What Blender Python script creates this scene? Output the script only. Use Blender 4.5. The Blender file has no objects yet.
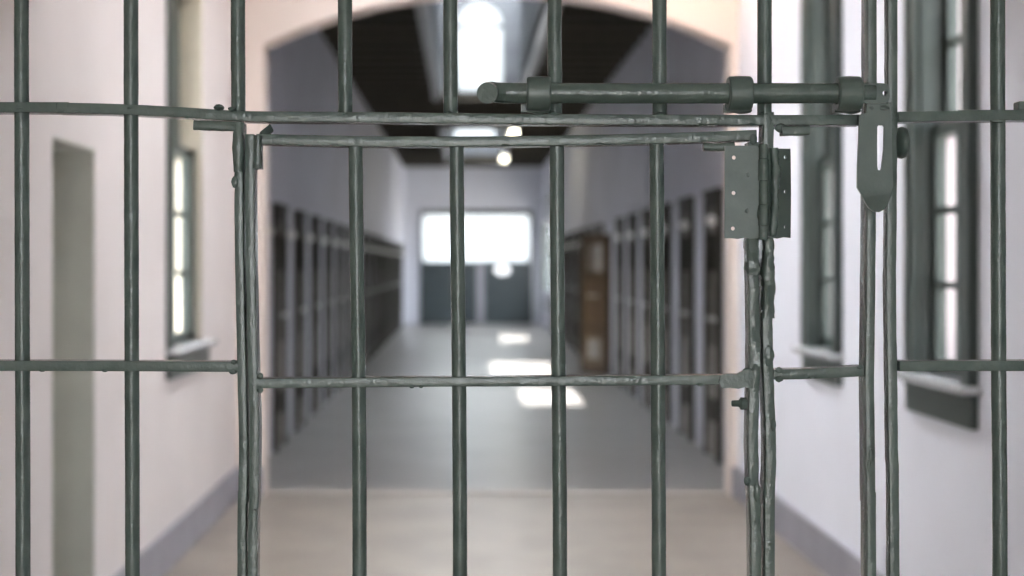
import bpy, bmesh, math, random
from mathutils import Vector, Matrix, noise
from mathutils.geometry import tessellate_polygon
random.seed(7)
SC = bpy.context.scene
COL = SC.collection
PI = math.pi
H = 1.55            # eye height
F = 1024 * 50 / 36  # focal length in pixels
VX, VY = 465.0, 265.0
YG = 1.80           # distance of the iron grille


def wx(px, d): return (px - VX) / F * d
def wz(py, d): return H - (py - VY) / F * d
def G(px, py, d=YG): return Vector((wx(px, d), d, wz(py, d)))


# ------------------------------------------------------------------ materials
def mat(name, base, rough=0.6, metal=0.0, spec=0.5, var=0.0, vscale=6.0, bump=0.0, bscale=40.0, var2=None, coords='Object', stretch=(1, 1, 1)):
    m = bpy.data.materials.new(name)
    m.use_nodes = True
    nt = m.node_tree
    b = nt.nodes['Principled BSDF']
    b.inputs['Base Color'].default_value = (*base, 1)
    b.inputs['Roughness'].default_value = rough
    b.inputs['Metallic'].default_value = metal
    b.inputs['Specular IOR Level'].default_value = spec
    tc = nt.nodes.new('ShaderNodeTexCoord')
    mp = nt.nodes.new('ShaderNodeMapping')
    mp.inputs['Scale'].default_value = stretch
    nt.links.new(tc.outputs[coords], mp.inputs['Vector'])
    if var > 0:
        n = nt.nodes.new('ShaderNodeTexNoise')
        n.inputs['Scale'].default_value = vscale
        n.inputs['Detail'].default_value = 6
        n.inputs['Roughness'].default_value = 0.6
        r = nt.nodes.new('ShaderNodeValToRGB')
        c2 = var2 or tuple(c * (1 - var) for c in base)
        r.color_ramp.elements[0].position = 0.35
        r.color_ramp.elements[1].position = 0.65
        r.color_ramp.elements[0].color = (*c2, 1)
        r.color_ramp.elements[1].color = (*tuple(min(1, c * (1 + var * 0.4)) for c in base), 1)
        nt.links.new(mp.outputs['Vector'], n.inputs['Vector'])
        nt.links.new(n.outputs['Fac'], r.inputs['Fac'])
        nt.links.new(r.outputs['Color'], b.inputs['Base Color'])
    if bump > 0:
        n2 = nt.nodes.new('ShaderNodeTexNoise')
        n2.inputs['Scale'].default_value = bscale
        n2.inputs['Detail'].default_value = 4
        bp = nt.nodes.new('ShaderNodeBump')
        bp.inputs['Strength'].default_value = bump
        bp.inputs['Distance'].default_value = 0.004
        nt.links.new(mp.outputs['Vector'], n2.inputs['Vector'])
        nt.links.new(n2.outputs['Fac'], bp.inputs['Height'])
        nt.links.new(bp.outputs['Normal'], b.inputs['Normal'])
    return m


def glass(name, tint=(1, 1, 1), gloss=0.06):
    m = bpy.data.materials.new(name)
    m.use_nodes = True
    nt = m.node_tree
    nt.nodes.remove(nt.nodes['Principled BSDF'])
    out = nt.nodes['Material Output']
    t = nt.nodes.new('ShaderNodeBsdfTransparent')
    t.inputs['Color'].default_value = (*tint, 1)
    g = nt.nodes.new('ShaderNodeBsdfGlossy')
    g.inputs['Roughness'].default_value = 0.05
    mx = nt.nodes.new('ShaderNodeMixShader')
    mx.inputs['Fac'].default_value = gloss
    nt.links.new(t.outputs[0], mx.inputs[1])
    nt.links.new(g.outputs[0], mx.inputs[2])
    nt.links.new(mx.outputs[0], out.inputs['Surface'])
    return m


def frosted(name, col, lit=0.0):
    """frosted pane: passes light on diffusely; lit = daylight glow of a window pane"""
    m = bpy.data.materials.new(name)
    m.use_nodes = True
    nt = m.node_tree
    nt.nodes.remove(nt.nodes['Principled BSDF'])
    out = nt.nodes['Material Output']
    t = nt.nodes.new('ShaderNodeBsdfTranslucent')
    t.inputs['Color'].default_value = (*col, 1)
    if lit > 0:
        e = nt.nodes.new('ShaderNodeEmission')
        e.inputs['Color'].default_value = (*col, 1)
        e.inputs['Strength'].default_value = lit
        a = nt.nodes.new('ShaderNodeAddShader')
        nt.links.new(t.outputs[0], a.inputs[0])
        nt.links.new(e.outputs[0], a.inputs[1])
        nt.links.new(a.outputs[0], out.inputs['Surface'])
    else:
        nt.links.new(t.outputs[0], out.inputs['Surface'])
    return m


def emis(name, col, s):
    m = bpy.data.materials.new(name)
    m.use_nodes = True
    b = m.node_tree.nodes['Principled BSDF']
    b.inputs['Base Color'].default_value = (0.8, 0.8, 0.8, 1)
    b.inputs['Emission Color'].default_value = (*col, 1)
    b.inputs['Emission Strength'].default_value = s
    return m


def iron_paint(name='green_grey_enamel_on_iron', bumpy=0.40, r0=0.12, r1=0.24):
    m = bpy.data.materials.new(name)
    m.use_nodes = True
    nt = m.node_tree
    L = nt.links.new
    b = nt.nodes['Principled BSDF']
    tc = nt.nodes.new('ShaderNodeTexCoord')
    big = nt.nodes.new('ShaderNodeTexNoise')
    big.inputs['Scale'].default_value = 28
    big.inputs['Detail'].default_value = 5
    r = nt.nodes.new('ShaderNodeValToRGB')
    r.color_ramp.elements[0].position = 0.3
    r.color_ramp.elements[0].color = (0.078, 0.114, 0.098, 1)
    r.color_ramp.elements[1].position = 0.72
    r.color_ramp.elements[1].color = (0.120, 0.162, 0.141, 1)
    L(tc.outputs['Object'], big.inputs['Vector'])
    L(big.outputs['Fac'], r.inputs['Fac'])
    L(r.outputs['Color'], b.inputs['Base Color'])
    rr = nt.nodes.new('ShaderNodeMapRange')
    rr.inputs['To Min'].default_value = r0
    rr.inputs['To Max'].default_value = r1
    L(big.outputs['Fac'], rr.inputs['Value'])
    L(rr.outputs['Result'], b.inputs['Roughness'])
    b.inputs['Specular IOR Level'].default_value = 0.65
    n1 = nt.nodes.new('ShaderNodeTexNoise')
    n1.inputs['Scale'].default_value = 230
    n1.inputs['Detail'].default_value = 3
    n2 = nt.nodes.new('ShaderNodeTexNoise')
    n2.inputs['Scale'].default_value = 75
    n2.inputs['Detail'].default_value = 2
    ad = nt.nodes.new('ShaderNodeMath')
    ad.operation = 'ADD'
    L(tc.outputs['Object'], n1.inputs['Vector'])
    L(tc.outputs['Object'], n2.inputs['Vector'])
    L(n1.outputs['Fac'], ad.inputs[0])
    L(n2.outputs['Fac'], ad.inputs[1])
    bp = nt.nodes.new('ShaderNodeBump')
    bp.inputs['Strength'].default_value = bumpy
    bp.inputs['Distance'].default_value = 0.002
    L(ad.outputs[0], bp.inputs['Height'])
    L(bp.outputs['Normal'], b.inputs['Normal'])
    return m


def planks(name, c1, c2, width, axis, rough=0.6, gap=0.06):
    """boards: bands of width along an axis with dark joints"""
    m = bpy.data.materials.new(name)
    m.use_nodes = True
    nt = m.node_tree
    L = nt.links.new
    b = nt.nodes['Principled BSDF']
    b.inputs['Roughness'].default_value = rough
    tc = nt.nodes.new('ShaderNodeTexCoord')
    sx = nt.nodes.new('ShaderNodeSeparateXYZ')
    L(tc.outputs['Object'], sx.inputs[0])
    dv = nt.nodes.new('ShaderNodeMath'); dv.operation = 'DIVIDE'; dv.inputs[1].default_value = width
    L(sx.outputs[axis], dv.inputs[0])
    fl = nt.nodes.new('ShaderNodeMath'); fl.operation = 'FLOOR'
    L(dv.outputs[0], fl.inputs[0])
    wn = nt.nodes.new('ShaderNodeTexWhiteNoise'); wn.noise_dimensions = '1D'
    L(fl.outputs[0], wn.inputs['W'])
    fr = nt.nodes.new('ShaderNodeMath'); fr.operation = 'FRACT'
    L(dv.outputs[0], fr.inputs[0])
    gp = nt.nodes.new('ShaderNodeMath'); gp.operation = 'GREATER_THAN'; gp.inputs[1].default_value = gap
    L(fr.outputs[0], gp.inputs[0])
    mix = nt.nodes.new('ShaderNodeMix'); mix.data_type = 'RGBA'
    mix.inputs['A'].default_value = (*c1, 1); mix.inputs['B'].default_value = (*c2, 1)
    L(wn.outputs['Value'], mix.inputs['Factor'])
    mul = nt.nodes.new('ShaderNodeMix'); mul.data_type = 'RGBA'
    mul.inputs['A'].default_value = (*tuple(c * 0.3 for c in c1), 1)
    L(gp.outputs[0], mul.inputs['Factor'])
    L(mix.outputs['Result'], mul.inputs['B'])
    L(mul.outputs['Result'], b.inputs['Base Color'])
    return m


M = dict(
    iron=iron_paint(),
    plate=iron_paint('green_grey_enamel_on_plate', 0.14, 0.25, 0.42),
    plaster=mat('warm_white_plaster', (0.71, 0.665, 0.65), 0.75, var=0.05, vscale=1.2, bump=0.15, bscale=60),
    plaster_r=mat('plaster_cool_light_tint', (0.84, 0.86, 0.93), 0.7, var=0.04, vscale=1.2, bump=0.15, bscale=60),  # window light put into the colour: bluer and brighter than the left wall
    arch=mat('peach_white_plaster', (0.82, 0.72, 0.655), 0.75, var=0.04, vscale=1.5, bump=0.12, bscale=60),
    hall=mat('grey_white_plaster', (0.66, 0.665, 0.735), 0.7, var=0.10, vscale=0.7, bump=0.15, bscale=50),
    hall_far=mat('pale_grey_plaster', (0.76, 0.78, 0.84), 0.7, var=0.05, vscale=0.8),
    ceil=mat('white_ceiling_plaster', (0.78, 0.75, 0.73), 0.8, var=0.03),
    skirt=mat('grey_skirting_paint', (0.33, 0.325, 0.36), 0.55, var=0.12, vscale=4),
    floor=mat('worn_tan_concrete', (0.285, 0.25, 0.212), 0.42, var=0.16, vscale=2.2, bump=0.08, bscale=90),
    hfloor=mat('grey_polished_concrete', (0.27, 0.262, 0.252), 0.28, var=0.18, vscale=1.4, bump=0.06, bscale=90),
    stone=mat('pale_threshold_stone', (0.44, 0.41, 0.37), 0.5, var=0.12, vscale=6),
    wgreen=mat('grey_green_window_paint', (0.075, 0.097, 0.088), 0.4, var=0.10, vscale=5),
    reveal=mat('cream_reveal_paint', (0.66, 0.61, 0.50), 0.6, var=0.06),
    sill=mat('pale_sill_paint', (0.55, 0.57, 0.58), 0.25, var=0.08),
    recess=mat('dull_green_grey_paint', (0.60, 0.61, 0.56), 0.55, var=0.08, vscale=3),
    dark_wood=planks('dark_ceiling_boards', (0.026, 0.022, 0.013), (0.072, 0.060, 0.038), 0.21, 'Y', 0.7),
    joist=mat('dark_ceiling_timber', (0.050, 0.042, 0.028), 0.75, var=0.3, vscale=8),
    cell_frame=mat('dark_olive_door_frame', (0.040, 0.038, 0.029), 0.75, var=0.2, vscale=7),
    cell_leaf=planks('dark_brown_door_boards', (0.075, 0.062, 0.042), (0.11, 0.095, 0.066), 0.12, 'X', 0.5),
    cell_low=planks('faded_lower_door_boards', (0.27, 0.25, 0.22), (0.36, 0.335, 0.30), 0.12, 'X', 0.55),
    brown=planks('bare_brown_door_boards', (0.105, 0.062, 0.028), (0.145, 0.09, 0.043), 0.14, 'X', 0.5),
    brown_frame=mat('brown_door_rails', (0.085, 0.050, 0.020), 0.5, var=0.2, vscale=8),
    steel=mat('worn_bolt_steel', (0.55, 0.55, 0.52), 0.3, metal=0.8, var=0.2, vscale=30),
    white=mat('white_enamel', (0.85, 0.85, 0.82), 0.3),
    far_door=mat('blue_grey_door_paint', (0.055, 0.072, 0.078), 0.4, var=0.12, vscale=4),
    louvre=mat('dark_blue_grey_louvre', (0.018, 0.022, 0.032), 0.5, var=0.15, vscale=6),
    board=planks('pale_grey_lantern_boards', (0.11, 0.115, 0.13), (0.14, 0.145, 0.16), 0.13, 'Z', 0.6, gap=0.14),
    curb=mat('pale_skylight_curb', (0.22, 0.22, 0.225), 0.5, var=0.06),
    glass=glass('window_glass', (0.98, 0.975, 0.98)),
    frost_front=frosted('added_skylight_glass', (0.88, 0.89, 0.91)),
    frost=frosted('frosted_roof_glass', (0.93, 0.96, 0.98)),
    bright=frosted('bright_frosted_window_glass', (0.46, 0.475, 0.48), 0.16),
    transom=frosted('frosted_transom_glass', (0.43, 0.445, 0.455), 0.15),
    outer=mat('pinkish_white_outer_reveal', (0.50, 0.45, 0.46), 0.75, var=0.06, vscale=3),
    porthole=emis('daylit_porthole_glass', (0.9, 0.95, 1.0), 0.38),
    globe=emis('added_globe_glow', (1.0, 0.62, 0.44), 8.0),
    tube=emis('fluorescent_tube_glow', (1.0, 0.93, 0.72), 4.0),
    lamp_body=mat('white_lamp_batten', (0.75, 0.74, 0.70), 0.4),
    neighbour=mat('pinkish_outside_plaster', (0.60, 0.52, 0.50), 0.8, var=0.08, vscale=0.8),
    ground=mat('pale_yard_gravel', (0.42, 0.40, 0.37), 0.9, var=0.2, vscale=1.5),
    roof=mat('grey_roof_covering', (0.25, 0.25, 0.26), 0.8, var=0.1),
)


# ------------------------------------------------------------------ mesh helpers
def new(): return bmesh.new()


def box(bm, x0, x1, y0, y1, z0, z1):
    x0, x1 = min(x0, x1), max(x0, x1)
    y0, y1 = min(y0, y1), max(y0, y1)
    z0, z1 = min(z0, z1), max(z0, z1)
    v = [bm.verts.new(p) for p in ((x0, y0, z0), (x1, y0, z0), (x1, y1, z0), (x0, y1, z0), (x0, y0, z1), (x1, y0, z1), (x1, y1, z1), (x0, y1, z1))]
    for f in ((0, 3, 2, 1), (4, 5, 6, 7), (0, 1, 5, 4), (1, 2, 6, 5), (2, 3, 7, 6), (3, 0, 4, 7)):
        bm.faces.new([v[i] for i in f])


def rect_prof(w, d, r=0.0011):
    """rounded rectangle, w along u, d along v"""
    a, b = w / 2, d / 2
    out = []
    for cx, cy, t0 in ((a - r, b - r, 0), (-a + r, b - r, 90), (-a + r, -b + r, 180), (a - r, -b + r, 270)):
        for t in (0, 45, 90):
            q = math.radians(t0 + t)
            out.append((cx + r * math.cos(q), cy + r * math.sin(q)))
    return out


def circ_prof(r, n=20):
    return [(r * math.cos(2 * PI * i / n), r * math.sin(2 * PI * i / n)) for i in range(n)]


def resample(pts, step):
    out = [pts[0].copy()]
    for a, b in zip(pts[:-1], pts[1:]):
        n = max(1, int(round((b - a).length / step)))
        for i in range(1, n + 1):
            out.append(a.lerp(b, i / n))
    return out


def smooth_path(pts, step):
    """Catmull-Rom through the points"""
    if len(pts) < 3:
        return resample(pts, step)
    P = [pts[0] * 2 - pts[1]] + pts + [pts[-1] * 2 - pts[-2]]
    out = [pts[0].copy()]
    for i in range(1, len(P) - 2):
        p0, p1, p2, p3 = P[i - 1:i + 3]
        n = max(1, int(round((p2 - p1).length / step)))
        for k in range(1, n + 1):
            t = k / n
            out.append(0.5 * ((2 * p1) + (p2 - p0) * t + (2 * p0 - 5 * p1 + 4 * p2 - p3) * t * t + (3 * p1 - p0 - 3 * p2 + p3) * t ** 3))
    return out


def sweep(bm, pts, prof, step=0.01, amp=0.0004, freq=38.0, ref=None, lump=None, curved=True, seed=0.0):
    """sweep a profile along a path; amp jitters each vertex, lump(point) gives extra jitter"""
    path = smooth_path(pts, step) if curved else resample(pts, step)
    n = len(path)
    rings = []
    u = None
    for i, p in enumerate(path):
        t = (path[min(i + 1, n - 1)] - path[max(i - 1, 0)]).normalized()
        if u is None:
            rf = ref or (Vector((1, 0, 0)) if abs(t.z) > 0.7 else Vector((0, 0, 1)))
            u = (rf - t * rf.dot(t)).normalized()
        else:
            u = (u - t * u.dot(t)).normalized()
        v = Vector((0, 1, 0))
        v = (v - t * v.dot(t))
        if v.length < 0.5:
            v = t.cross(u)
        else:
            v.normalize()
            if abs(t.dot(Vector((0, 1, 0)))) < 0.5:
                u2 = v.cross(t).normalized()
                u = u2 if u2.dot(u) > 0 else -u2
        ring = []
        a = amp + (lump(p) if lump else 0.0)
        for (pu, pv) in prof:
            q = p + u * pu + v * pv
            if a > 0:
                dn = (u * pu + v * pv).normalized()
                q = q + dn * a * (noise.noise(q * freq + Vector((seed, seed * 1.7, 0))) + 0.6 * noise.noise(q * freq * 2.7 + Vector((seed, 0, 5)))) * 1.6
            ring.append(bm.verts.new(q))
        rings.append(ring)
    k = len(prof)
    for a, b in zip(rings[:-1], rings[1:]):
        for j in range(k):
            bm.faces.new((a[j], a[(j + 1) % k], b[(j + 1) % k], b[j]))
    bm.faces.new(list(reversed(rings[0])))
    bm.faces.new(rings[-1])


def plate(bm, outline, holes, place, thick):
    """flat plate from a 2-D outline with holes; place(u, v, w) maps to 3-D, w across the thickness"""
    loops = [outline] + holes
    flat = [p for l in loops for p in l]
    tris = tessellate_polygon([[Vector((p[0], p[1], 0)) for p in l] for l in loops])
    f = [bm.verts.new(place(p[0], p[1], 0)) for p in flat]
    b = [bm.verts.new(place(p[0], p[1], thick)) for p in flat]
    for t in tris:
        try:
            bm.faces.new([f[i] for i in t])
            bm.faces.new([b[i] for i in reversed(t)])
        except ValueError:
            pass
    o = 0
    for l in loops:
        n = len(l)
        for i in range(n):
            j = (i + 1) % n
            bm.faces.new((f[o + i], f[o + j], b[o + j], b[o + i]))
        o += n


def circle(cx, cy, r, n=14): return [(cx + r * math.cos(2 * PI * i / n), cy + r * math.sin(2 * PI * i / n)) for i in range(n)]


def blob(bm, c, rad, seed=0.0, amp=0.25, sub=2):
    r = bmesh.ops.create_icosphere(bm, subdivisions=sub, radius=1.0)
    for v in r['verts']:
        k = 1 + amp * noise.noise(v.co * 1.8 + Vector((seed, seed * 3.1, seed * 0.7)))
        v.co = Vector((c[0] + v.co.x * rad[0] * k, c[1] + v.co.y * rad[1] * k, c[2] + v.co.z * rad[2] * k))


def lathe(bm, prof, centre, axis='Z', n=24):
    """prof: (radius, along) pairs"""
    rings = []
    for r, h in prof:
        ring = []
        for i in range(n):
            a = 2 * PI * i / n
            c, s = r * math.cos(a), r * math.sin(a)
            q = {'Z': (c, s, h), 'X': (h, c, s), 'Y': (c, h, s)}[axis]
            ring.append(bm.verts.new(Vector(q) + Vector(centre)))
        rings.append(ring)
    for a, b in zip(rings[:-1], rings[1:]):
        for j in range(n):
            bm.faces.new((a[j], a[(j + 1) % n], b[(j + 1) % n], b[j]))
    bm.faces.new(rings[0])
    bm.faces.new(rings[-1])


def world_loc(o):
    p = Vector(o.location)
    while o.parent:
        o = o.parent
        p = p + Vector(o.location)
    return p


def obj(name, bm, m, parent=None, smooth=None):
    bmesh.ops.recalc_face_normals(bm, faces=bm.faces)
    me = bpy.data.meshes.new(name)
    if parent is not None:
        bmesh.ops.translate(bm, verts=bm.verts, vec=-world_loc(parent))
    bm.to_mesh(me)
    bm.free()
    me.materials.append(M[m] if isinstance(m, str) else m)
    if smooth is not None:
        me.polygons.foreach_set('use_smooth', [True] * len(me.polygons))
        me.set_sharp_from_angle(angle=math.radians(smooth))
    o = bpy.data.objects.new(name, me)
    COL.objects.link(o)
    if parent is not None:
        o.parent = parent
    return o


def thing(name, label, cat, loc, group=None):
    o = bpy.data.objects.new(name, None)
    o.empty_display_size = 0.1
    COL.objects.link(o)
    o.location = loc
    o['label'] = label
    o['category'] = cat
    o['kind'] = 'thing'
    if group: o['group'] = group
    return o


def tag(o, label, cat, group=None):
    o['label'] = label
    o['category'] = cat
    o['kind'] = 'thing'
    if group: o['group'] = group
    return o


def struct(name, bm, m, smooth=None):
    o = obj(name, bm, m, None, smooth)
    o['kind'] = 'structure'
    return o


def struct_root(name, loc):
    o = bpy.data.objects.new(name, None)
    o.empty_display_size = 0.1
    COL.objects.link(o)
    o.location = loc
    o['kind'] = 'structure'
    return o


# ------------------------------------------------------------------ the setting
XL, XR = -0.98 * H, 1.174 * H           # front room side walls
YA, TA = 9.47, 0.25                     # arch wall
HL, HR = -1.03 * H, 1.30 * H            # hall side walls
YF = 24.1 * H                           # far wall
ZC = 2.68 * H                           # hall ceiling
ZR = 4.10                               # front room ceiling
YB = -4.6                               # back wall of the front room


def wall_along_y(name, x0, x1, y0, y1, z0, z1, openings, m):
    """wall slab in the YZ plane with rectangular openings (ya, yb, za, zb)"""
    bm = new()
    y = y0
    for ya, yb, za, zb in sorted(openings):
        box(bm, x0, x1, y, ya, z0, z1)
        if za > z0: box(bm, x0, x1, ya, yb, z0, za)
        if zb < z1: box(bm, x0, x1, ya, yb, zb, z1)
        y = yb
    box(bm, x0, x1, y, y1, z0, z1)
    return struct(name, bm, m)


# window openings
W1 = (5.14, 5.68)      # right wall, near
W2 = (6.95, 7.46)      # right wall, far
W3 = (7.30, 8.22)      # left wall
ZS, ZT = 1.12, 3.12
DL = (5.23, 5.84)      # doorway in the left wall
ZD = 2.03

wall_along_y('wall_left', XL - 0.34, XL, YB, YA + 0.01, 0, ZR + 0.1, [(DL[0], DL[1], 0, ZD), (W3[0], W3[1], ZS, ZT)], 'plaster')
wall_along_y('wall_right', XR, XR + 0.34, YB, YA + 0.01, 0, ZR + 0.1, [(W1[0], W1[1], ZS, ZT), (W2[0], W2[1], ZS, ZT)], 'plaster_r')
bm = new(); box(bm, XL - 0.34, XR + 0.34, YB, YA + 0.16, -0.12, 0); struct('floor', bm, 'floor')
SKY = (-0.45, 0.75, 6.0, 9.0)  # unseen skylight added in the ceiling to brighten the front room
bm = new()
box(bm, XL - 0.34, SKY[0], YB, YA + 0.01, ZR, ZR + 0.2); box(bm, SKY[1], XR + 0.34, YB, YA + 0.01, ZR, ZR + 0.2)
box(bm, SKY[0], SKY[1], YB, SKY[2], ZR, ZR + 0.2); box(bm, SKY[0], SKY[1], SKY[3], YA + 0.01, ZR, ZR + 0.2)
struct('ceiling', bm, 'ceil')
r = struct_root('added_skylight', ((SKY[0] + SKY[1]) / 2, (SKY[2] + SKY[3]) / 2, ZR))
bm = new(); box(bm, SKY[0] - 0.05, SKY[1] + 0.05, SKY[2] - 0.05, SKY[3] + 0.05, ZR + 0.9, ZR + 0.912); obj('roof_glazing', bm, 'frost_front', r)
bm = new()
for x0, x1, y0, y1 in ((SKY[0] - 0.05, SKY[0], SKY[2] - 0.05, SKY[3] + 0.05), (SKY[1], SKY[1] + 0.05, SKY[2] - 0.05, SKY[3] + 0.05), (SKY[0], SKY[1], SKY[2] - 0.05, SKY[2]), (SKY[0], SKY[1], SKY[3], SKY[3] + 0.05)):
    box(bm, x0, x1, y0, y1, ZR + 0.19, ZR + 0.9)
obj('shaft', bm, 'ceil', r)
bm = new()
for k in range(5):
    y = SKY[2] + (SKY[3] - SKY[2]) * (k + 0.5) / 5
    box(bm, SKY[0], SKY[1], y - 0.025, y + 0.025, ZR + 0.82, ZR + 0.899)
obj('glazing_bar', bm, 'curb', r)
# back wall behind the viewer, with an entrance opening added to let daylight in on the bars
bm = new()
box(bm, XL - 0.34, -0.48, YB - 0.3, YB, 0, ZR + 0.2)
box(bm, 0.72, XR + 0.34, YB - 0.3, YB, 0, ZR + 0.2)
box(bm, -0.48, 0.72, YB - 0.3, YB, 2.9, ZR + 0.2)
struct('wall_back', bm, 'plaster')

# arch wall: outline with the segmental arch cut out of it
YE = YA + TA
AL, AR = wx(268, YE), wx(725, YE)
ZSP, ZCR = wz(50, YE), wz(-2, YE)
mid, half, rise = (AL + AR) / 2, (AR - AL) / 2, ZCR - ZSP
RAD = (half * half + rise * rise) / (2 * rise)
arc = []
for i in range(33):
    x = AL + (AR - AL) * i / 32
    arc.append((x, ZCR - RAD + math.sqrt(max(0, RAD * RAD - (x - mid) ** 2))))
bm = new()
zt = 5.0
XLo, XRo = XL - 0.34, HR + 0.3
plate(bm, [(XLo, 0), (AL, 0)] + arc + [(AR, 0), (XRo, 0), (XRo, zt), (XLo, zt)], [], lambda u, v, w: Vector((u, YA + w, v)), TA)
struct('wall_arch', bm, 'arch', 30)

bm = new(); box(bm, XL, XR, 4.3, 5.0, 2.56, ZR + 0.01); struct('added_shade_beam', bm, 'ceil')  # unseen downstand beam, added to keep skylight off the near walls
# skirting boards
ZK = 0.205
bm = new(); box(bm, XL - 0.01, XL + 0.018, YB, DL[0], 0, ZK); box(bm, XL - 0.01, XL + 0.018, DL[1], YA, 0, ZK); struct('baseboard_left', bm, 'skirt')
bm = new(); box(bm, XR - 0.018, XR + 0.01, YB, YA, 0, ZK); struct('baseboard_right', bm, 'skirt')
bm = new(); box(bm, XL, AL, YA - 0.018, YA + 0.01, 0, ZK); box(bm, AR, XR, YA - 0.018, YA + 0.01, 0, ZK); struct('baseboard_arch', bm, 'skirt')
bm = new(); box(bm, AL, AR, YA + 0.14, YA + TA + 0.03, -0.05, 0.012); struct('trim_1', bm, 'stone')

# hall
bm = new(); box(bm, HL - 0.3, HR + 0.3, YA + 0.15, YF + 0.3, -0.12, 0); struct('floor_hall', bm, 'hfloor')
RW = (YF - 4.2, YF - 0.7)   # opening in the right hall wall near the far end
wall_along_y('wall_hall_left', HL - 0.3, HL, YA + TA - 0.01, YF + 0.3, 0, ZC + 0.25, [], 'hall')
wall_along_y('wall_hall_right', HR, HR + 0.3, YA + TA - 0.01, YF + 0.3, 0, ZC + 0.25, [(RW[0], RW[1], 0.9, 2.6)], 'hall')
# far wall with the door opening
FD = (wx(420, YF), wx(532, YF))
ZFD = wz(210, YF)
bm = new()
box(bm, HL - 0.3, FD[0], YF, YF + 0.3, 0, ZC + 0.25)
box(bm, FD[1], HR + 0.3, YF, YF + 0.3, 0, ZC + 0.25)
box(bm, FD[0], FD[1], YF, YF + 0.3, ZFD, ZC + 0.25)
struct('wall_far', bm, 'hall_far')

# hall ceiling around the two lantern openings
LX0, LX1 = -0.245 * H, 0.535 * H
L1 = (12.4, 13.8 * H)
L2 = (16.8 * H, 21.7 * H)
bm = new()
t = 0.22
box(bm, HL - 0.3, LX0, YA + TA - 0.01, YF + 0.3, ZC, ZC + t)
box(bm, LX1, HR + 0.3, YA + TA - 0.01, YF + 0.3, ZC, ZC + t)
box(bm, LX0, LX1, YA + TA - 0.01, L1[0], ZC, ZC + t)
box(bm, LX0, LX1, L1[1] + 0.1, L2[0], ZC, ZC + 0.05)
box(bm, LX0, LX1, L2[1] + 0.1, YF + 0.3, ZC, ZC + t)
struct('ceiling_hall', bm, 'dark_wood')
bm = new()
y = YA + TA + 0.5
while y < YF - 0.2:
    inside = any(a - 0.06 < y < b + 0.06 for a, b in (L1, L2))
    if inside:
        box(bm, HL, LX0 - 0.10, y - 0.045, y + 0.045, ZC - 0.06, ZC + 0.005)
        box(bm, LX1 + 0.10, HR, y - 0.045, y + 0.045, ZC - 0.06, ZC + 0.005)
    else:
        box(bm, HL, HR, y - 0.045, y + 0.045, ZC - 0.06, ZC + 0.005)
    y += 0.62
struct('trim_2', bm, 'joist')


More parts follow.
